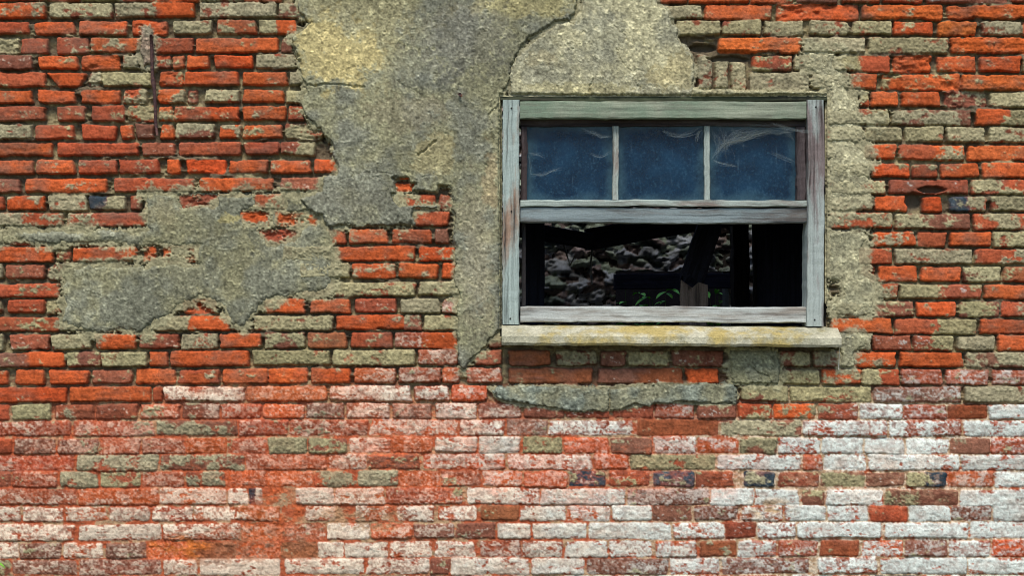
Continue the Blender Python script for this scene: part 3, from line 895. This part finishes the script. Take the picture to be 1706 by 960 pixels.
# dusty blue panes
m, nt, b = newmat('dusty_blue_glass')
tc = nd(nt, 'ShaderNodeTexCoord')
sp = noise(nt, tc.outputs['Object'], 130, 4, .75)
cl = noise(nt, tc.outputs['Object'], 14, 4, .6)
mpn = nd(nt, 'ShaderNodeMapping')
mpn.inputs['Scale'].default_value = (90, 90, 9)
nt.links.new(tc.outputs['Object'], mpn.inputs['Vector'])
stn = noise(nt, mpn.outputs['Vector'], 1.0, 4, .6)
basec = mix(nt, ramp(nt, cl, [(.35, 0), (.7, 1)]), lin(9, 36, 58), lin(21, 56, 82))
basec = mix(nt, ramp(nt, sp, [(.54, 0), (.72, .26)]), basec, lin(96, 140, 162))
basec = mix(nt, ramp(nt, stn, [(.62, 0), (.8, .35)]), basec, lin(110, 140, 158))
sxyz = nd(nt, 'ShaderNodeSeparateXYZ')
nt.links.new(tc.outputs['Generated'], sxyz.inputs[0])
prev = None
for ax in (0, 2):
    q = nd(nt, 'ShaderNodeMath', operation='SUBTRACT')
    nt.links.new(sxyz.outputs[ax], q.inputs[0])
    q.inputs[1].default_value = .5
    q2 = nd(nt, 'ShaderNodeMath', operation='ABSOLUTE')
    nt.links.new(q.outputs[0], q2.inputs[0])
    if prev is None:
        prev = q2
    else:
        mx = nd(nt, 'ShaderNodeMath', operation='MAXIMUM')
        nt.links.new(prev.outputs[0], mx.inputs[0])
        nt.links.new(q2.outputs[0], mx.inputs[1])
        prev = mx
ad = nd(nt, 'ShaderNodeMath', operation='MULTIPLY_ADD')
nt.links.new(cl, ad.inputs[0])
ad.inputs[1].default_value = .35
nt.links.new(prev.outputs[0], ad.inputs[2])
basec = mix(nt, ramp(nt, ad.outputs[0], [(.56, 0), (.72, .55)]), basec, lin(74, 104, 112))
nt.links.new(basec, b.inputs['Base Color'])
b.inputs['Roughness'].default_value = .07
b.inputs['Specular IOR Level'].default_value = .2
b.inputs['Alpha'].default_value = .93
nt.links.new(ramp(nt, sp, [(.4, .18), (.7, .6)]), b.inputs['Roughness'])
bump(nt, b, cl, .003, .3)
M_PANE = m
for i, (a, c) in enumerate(((877.5, 1021), (1030, 1174), (1183, 1328))):
    wpart(boxes('pane', [(PX(a, .05), PX(c, .05), .056 + i * .0004, .060, PZ(335, .05), PZ(209, .05))], M_PANE))

nm_, nnt, nb_ = newmat('black_nail_head')
nb_.inputs['Base Color'].default_value = (.02, .018, .018, 1)
for x, y in ((1359, 178), (1357, 533), (852, 180), (850, 531), (852, 352)):
    Vn, Fn = tube([(PX(x), .004, PZ(y)), (PX(x), -.004, PZ(y)), (PX(x), -.0055, PZ(y))], [.0022, .0025, .0016], 10)
    wpart(raw('nail', Vn, Fn, nm_, None, True))

# sill: rough concrete slab with a sloping top
M_SILL = None
m, nt, b = newmat('lichened_concrete')
at = nd(nt, 'ShaderNodeAttribute', attribute_name='grain')
f1 = noise(nt, at.outputs['Vector'], 9, 4, .6)
f2 = noise(nt, at.outputs['Vector'], 160, 4, .7)
f3 = noise(nt, at.outputs['Vector'], 45, 4, .6)
c = mix(nt, ramp(nt, f1, [(.42, 0), (.6, 1)]), lin(204, 199, 174), lin(176, 172, 146))
sx = nd(nt, 'ShaderNodeSeparateXYZ')
nt.links.new(at.outputs['Vector'], sx.inputs[0])
k1 = nd(nt, 'ShaderNodeMath', operation='SUBTRACT')
nt.links.new(sx.outputs[0], k1.inputs[0])
k1.inputs[1].default_value = 3 * 1.37 + .48
k2 = nd(nt, 'ShaderNodeMath', operation='ABSOLUTE')
nt.links.new(k1.outputs[0], k2.inputs[0])
k3 = nd(nt, 'ShaderNodeMath', operation='MULTIPLY_ADD')
nt.links.new(k2.outputs[0], k3.inputs[0])
k3.inputs[1].default_value = -.45
nt.links.new(noise(nt, at.outputs['Vector'], 9, 5, .65), k3.inputs[2])
c = mix(nt, ramp(nt, k3.outputs[0], [(.36, 0), (.50, .75)]), c, lin(192, 168, 92))
c = mix(nt, ramp(nt, noise(nt, at.outputs['Vector'], 22, 5, .7), [(.56, 0), (.68, .55)]), c, lin(112, 112, 84))
c = mix(nt, 1.0, c, ramp(nt, f2, [(.3, .68), (.7, 1.2)]), 'MULTIPLY')
c = mix(nt, 1.0, c, ramp(nt, f3, [(.3, .78), (.7, 1.12)]), 'MULTIPLY')
nt.links.new(c, b.inputs['Base Color'])
add = nd(nt, 'ShaderNodeMath', operation='ADD')
nt.links.new(f2, add.inputs[0])
nt.links.new(f3, add.inputs[1])
bump(nt, b, add.outputs[0], .003)
M_SILL = m
hs = .054
# profile (across = up, depth = towards the viewer is negative y, so positive v points back)
prof = [(-hs / 2, -.066), (-hs / 2 + .008, -.072), (hs / 2 - .027, -.072), (hs / 2 - .021, -.067), (hs / 2 + .002, -.004), (hs / 2 + .006, .07), (-hs / 2, .07)]
o = beam('sill', (PX(836), .0, PZ(559)), (PX(1395), .0, PZ(563)), (0, 0, 1), [(u, v) for u, v in prof], M_SILL, n=70, jit=.0010, seed=3)
# the sweep's depth axis must point into the wall
ys_ = np.array([v.co.y for v in o.data.vertices])
if ys_.min() > -.0715:
    for v in o.data.vertices:
        v.co.y = -v.co.y
    o.data.flip_normals()
o['label'] = 'pale concrete sill with yellow lichen'
wpart(o)

# ------------------------------------------------------------------ things
M_RUST, nt, b = newmat('rusty_iron')
tc = nd(nt, 'ShaderNodeTexCoord')
f = noise(nt, tc.outputs['Object'], 120, 5, .7)
nt.links.new(ramp(nt, f, [(.3, lin(40, 32, 38)), (.55, lin(84, 60, 58)), (.75, lin(120, 84, 66))]), b.inputs['Base Color'])
bump(nt, b, f, .002)
b.inputs['Roughness'].default_value = .7


def merge(parts):
    V, F = [], []
    for v, f in parts:
        o = len(V)
        V += v
        F += [tuple(i + o for i in q) for q in f]
    return V, F


rod = [(253, 58), (254, 84), (254.5, 110), (256, 130), (257, 136), (259, 150), (260, 180), (261, 205), (263, 226)]
pts = [(PX(x) + random.uniform(-.001, .001), -.011 + random.uniform(-.001, .001), PZ(y)) for x, y in rod]
rr = [.0045, .0052, .005, .0056, .0075, .0052, .005, .0048, .0036]
V1, F1 = tube(pts, rr, 10)
o = raw('iron_rod', V1, F1, M_RUST, None, True)
tag(o, 'rusty upright iron rod fixed against the bricks at upper left', 'rod')
V1, F1 = tube([(PX(766), .01, PZ(157)), (PX(766), -.018, PZ(157.5)), (PX(766.5), -.024, PZ(158))], [.003, .003, .005], 8)
o = raw('iron_nail', V1, F1, M_RUST, None, True)
tag(o, 'rusty nail sticking out of the grey plaster left of the window', 'nail')

M_WEB, nt, b = newmat('cobweb_silk')
b.inputs['Base Color'].default_value = (*lin(190, 205, 205), 1)
b.inputs['Alpha'].default_value = .055


def web(name, lines, label, y, seed):
    r = np.random.default_rng(seed)
    parts = []
    for ln, cnt, spread in lines:
        for _ in range(int(cnt * 2.2)):
            off = r.normal(0, spread, (len(ln), 2)) + r.normal(0, spread * .5, 2)
            P = [np.array(p) + q for p, q in zip(ln, off)]
            fine = []
            for q in range(len(P) - 1):
                a, b_ = P[q], P[q + 1]
                pa, pb = P[max(0, q - 1)], P[min(len(P) - 1, q + 2)]
                for t in np.linspace(0, 1, 7)[:-1]:
                    fine.append(.5 * ((2 * a) + (b_ - pa) * t + (2 * pa - 5 * a + 4 * b_ - pb) * t * t + (3 * a - pa - 3 * b_ + pb) * t ** 3))
            fine.append(P[-1])
            f0, f1 = int(r.uniform(0, .3) * len(fine)), int(r.uniform(.7, 1.01) * len(fine))
            fine = fine[f0:f1]
            if len(fine) > 2:
                parts.append(tube([(PX(p[0], y), y + r.normal(0, .003), PZ(p[1], y)) for p in fine], .0005, 4, False))
    Vv, Ff = merge(parts)
    o = raw(name, Vv, Ff, M_WEB, None, True)
    tag(o, label, 'cobweb', 'cobwebs on the upper sash')


web('cobweb', [([(1188, 266), (1208, 242), (1240, 232), (1266, 222), (1290, 217), (1326, 219)], 18, 2.4), ([(1190, 212), (1205, 238), (1208, 250)], 14, 8), ([(1204, 246), (1225, 226), (1262, 214), (1300, 209)], 20, 6),
                ([(1290, 224), (1312, 220), (1322, 236)], 5, 2), ([(1188, 268), (1205, 273), (1232, 278)], 5, 1.0), ([(1284, 254), (1310, 264), (1325, 270)], 4, 1.5), ([(1230, 210), (1235, 222), (1240, 230)], 10, 10)],
    'torn cobweb veil across the right upper pane', .031, 1)
web('cobweb', [([(1280, 203), (1310, 214), (1340, 219), (1372, 220)], 5, 1.6)], 'taut cobweb strands stretched to the right jamb', -.005, 2)
web('cobweb', [([(966, 214), (990, 222), (1005, 228), (1020, 226)], 6, 1.6)], 'cobweb wisp drooping in the top right corner of the left pane', .031, 3)
web('cobweb', [([(982, 256), (1000, 261), (1018, 252)], 4, 1.4)], 'small cobweb loop halfway down beside the left muntin', .031, 4)
web('cobweb', [([(880, 256), (898, 258), (906, 264)], 4, 1.4), ([(880, 258), (884, 276), (884, 290)], 2, 1.0), ([(884, 290), (905, 291), (922, 284), (938, 280)], 5, 1.8)], 'curled cobweb threads at the left edge of the left pane', .031, 5)
web('cobweb', [([(1102, 214), (1125, 226), (1150, 222), (1172, 210)], 6, 2.2), ([(1160, 236), (1164, 222), (1172, 214)], 5, 2)],
    'sagging cobweb in the top right corner of the middle pane', .031, 6)
# white thread under the sill end
V1, F1 = tube([(PX(1396), -.03, PZ(572)), (PX(1396.5), -.016, PZ(590)), (PX(1396), -.012, PZ(616))], .0009, 5)
mt, nt, b = newmat('white_string')
b.inputs['Base Color'].default_value = (.6, .58, .52, 1)
tag(raw('white_thread', V1, F1, mt, None, True), 'thin white thread hanging from the right end of the sill', 'thread')


# things lying and leaning inside the room
def timber(name, label, x0, y0, x1, y1, w, ya, th, mat, cat='beam', group=None, **kw):
    o = plank_px(name, x0, y0, x1, y1, w, ya, ya + th, mat, None, **kw)
    return tag(o, label, cat, group)


G1 = 'fallen timbers inside the building'
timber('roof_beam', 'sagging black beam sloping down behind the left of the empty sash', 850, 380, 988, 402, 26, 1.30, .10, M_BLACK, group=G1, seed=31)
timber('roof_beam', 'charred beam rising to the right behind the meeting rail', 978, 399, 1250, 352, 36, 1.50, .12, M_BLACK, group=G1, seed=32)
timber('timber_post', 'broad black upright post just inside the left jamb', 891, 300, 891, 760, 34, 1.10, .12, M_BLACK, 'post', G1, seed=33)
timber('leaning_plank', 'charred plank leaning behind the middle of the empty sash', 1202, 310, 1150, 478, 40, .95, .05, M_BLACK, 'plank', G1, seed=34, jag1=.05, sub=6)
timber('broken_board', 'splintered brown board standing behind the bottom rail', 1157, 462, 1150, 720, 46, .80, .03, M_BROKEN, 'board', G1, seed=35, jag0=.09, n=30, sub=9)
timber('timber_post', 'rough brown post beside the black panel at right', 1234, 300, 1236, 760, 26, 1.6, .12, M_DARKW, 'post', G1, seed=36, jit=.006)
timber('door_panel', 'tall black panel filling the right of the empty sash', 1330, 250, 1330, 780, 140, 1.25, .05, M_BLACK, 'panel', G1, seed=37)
timber('batten', 'thin grey batten on the edge of the black panel', 1256, 300, 1261, 760, 6, 1.20, .03, M_DARKW, 'batten', G1, seed=38)
timber('floor_joist', 'dark rail lying low across the rear opening', 1024, 470, 1220, 468, 26, 2.78, .10, M_BLACK, 'beam', G1, seed=39)


M_ROOT = plain_mat('dry_root', lin(150, 146, 128), .3, 90, .002)
for lab, P in (('pale dry root hanging down in front of the rubble wall', [(984, 380, 2.2), (986, 420, 2.25), (984, 440, 2.3), (986, 474, 2.3)]),
               ('short bent straw caught under the sagging beams', [(936, 396, 2.2), (944, 424, 2.25), (950, 442, 2.2), (958, 426, 2.2)])):
    Vr, Fr = tube([(PX(a, c), c, PZ(b, c)) for a, b, c in P], .004, 6)
    tag(raw('dry_root', Vr, Fr, M_ROOT, None, True), lab, 'root')


# plants
def leaf_mat(name, c1, c2):
    m, nt, b = newmat(name)
    tc = nd(nt, 'ShaderNodeTexCoord')
    f = noise(nt, tc.outputs['Object'], 40, 3, .6)
    nt.links.new(ramp(nt, f, [(.35, c1), (.65, c2)]), b.inputs['Base Color'])
    b.inputs['Roughness'].default_value = .55
    return m


M_LEAF = leaf_mat('weed_leaf', lin(92, 160, 46), lin(130, 196, 70))
M_STEM = leaf_mat('weed_stem', lin(80, 100, 52), lin(104, 118, 70))


def weed(x, y, z, hgt, nst, spread, ls, label, seed, group=None):
    r = np.random.default_rng(seed)
    root = empty('weed', (x, y, z))
    tag(root, label, 'plant', group)
    st, lv = [], []
    for _ in range(nst):
        a = r.uniform(0, 2 * math.pi)
        lean = r.uniform(.1, 1) * spread
        hh = hgt * r.uniform(.7, 1.05)
        P = []
        for t in np.linspace(0, 1, 7):
            P.append(np.array([math.cos(a) * lean * t ** 1.6, -abs(math.sin(a)) * lean * t ** 1.6 * .6, hh * t]))
        st.append(tube(P, [.003 * (1 - .7 * t) for t in np.linspace(0, 1, 7)], 5))
        for q in range(14):
            t = r.uniform(.25, 1)
            i = min(5, int(t * 6))
            p = P[i] + (P[i + 1] - P[i]) * (t * 6 - i)
            az = r.uniform(0, 2 * math.pi)
            d = np.array([math.cos(az), -abs(math.sin(az)) * .8, r.uniform(-.2, .7)])
            d /= np.linalg.norm(d)
            sdv = np.cross(d, (0, 0, 1))
            sdv /= np.linalg.norm(sdv) + 1e-9
            L = ls * r.uniform(.6, 1.2)
            Vl, k = [], 5
            for i2 in range(k + 1):
                s = i2 / k
                wdt = L * .24 * math.sin(math.pi * min(1, .08 + s * .92)) ** .8
                c = p + d * L * s + np.array([0, 0, -L * .35 * s * s])
                Vl += [c - sdv * wdt + np.array([0, 0, wdt * .3]), c, c + sdv * wdt + np.array([0, 0, wdt * .3])]
            Fl = []
            for i2 in range(k):
                b0 = i2 * 3
                Fl += [(b0, b0 + 1, b0 + 4, b0 + 3), (b0 + 1, b0 + 2, b0 + 5, b0 + 4)]
            lv.append((Vl, Fl))
    raw('stem', *merge(st), M_STEM, root, True)
    raw('foliage', *merge(lv), M_LEAF, root, True)


weed(PX(-8), -.10, 0, .30, 12, .06, .05, 'green leafy weed growing against the wall at lower left', 3)
G2 = 'weeds growing inside the building'
weed(PX(1052, 4.3), 4.3, .0, PZ(474, 4.3), 4 * 2, .05, .07, 'slim bright weed left of the broken board', 5, G2)
weed(PX(1100, 4.3), 4.3, .0, PZ(474, 4.3), 6 * 2, .10, .08, 'bushy weed close behind the broken board', 6, G2)
weed(PX(1188, 4.3), 4.3, .0, PZ(474, 4.3), 7 * 2, .08, .08, 'leafy weed right of the broken board', 7, G2)

# ------------------------------------------------------------------ ground, camera, light
m, nt, b = newmat('rough_grass')
tc = nd(nt, 'ShaderNodeTexCoord')
f = noise(nt, tc.outputs['Object'], 3, 6, .6)
f2 = noise(nt, tc.outputs['Object'], 60, 4, .7)
c = mix(nt, ramp(nt, f, [(.4, 0), (.6, 1)]), lin(74, 88, 46), lin(112, 104, 72))
nt.links.new(mix(nt, 1.0, c, ramp(nt, f2, [(.3, .6), (.7, 1.3)]), 'MULTIPLY'), b.inputs['Base Color'])
bump(nt, b, f2, .03)
g = raw('ground', [(-400, -400, 0), (400, -400, 0), (400, 400, 0), (-400, 400, 0)], [(0, 1, 2, 3)], m)
tag(g, kind='structure')

sc_ = bpy.context.scene
cam = bpy.data.cameras.new('camera')
cam.sensor_width = 36
cam.lens = 36 * D / (1706 * S)
cam.clip_end = 2000
cam.clip_start = .05
co = bpy.data.objects.new('camera', cam)
co.location = (0, -D, ZC)
co.rotation_euler = (math.radians(90), 0, 0)
C.objects.link(co)
sc_.camera = co

EL, AZ = math.radians(55), math.radians(6)
sun = bpy.data.lights.new('sun', 'SUN')
sun.energy = 1.5
sun.angle = math.radians(18)
sun.color = (1, .94, .84)
so = bpy.data.objects.new('sun', sun)
dirv = Vector((-math.sin(AZ) * math.cos(EL), -math.cos(AZ) * math.cos(EL), math.sin(EL)))
so.rotation_euler = dirv.to_track_quat('Z', 'Y').to_euler()
so.location = (0, -4, 6)
C.objects.link(so)
w = bpy.data.worlds.new('World')
sc_.world = w
w.use_nodes = True
sky = w.node_tree.nodes.new('ShaderNodeTexSky')
sky.sky_type = 'NISHITA'
sky.sun_disc = False
sky.sun_elevation = EL
sky.sun_rotation = math.radians(180) + AZ
w.node_tree.links.new(sky.outputs[0], w.node_tree.nodes['Background'].inputs[0])
w.node_tree.nodes['Background'].inputs[1].default_value = .072
sc_.view_settings.view_transform = 'Standard'
sc_.view_settings.look = 'None'
sc_.view_settings.gamma = 1
sc_.view_settings.exposure = 1.17
sc_.view_settings.use_curve_mapping = False
sc_.cycles.max_bounces = 8
sc_.cycles.diffuse_bounces = 6
sc_.cycles.filter_width = 1.0
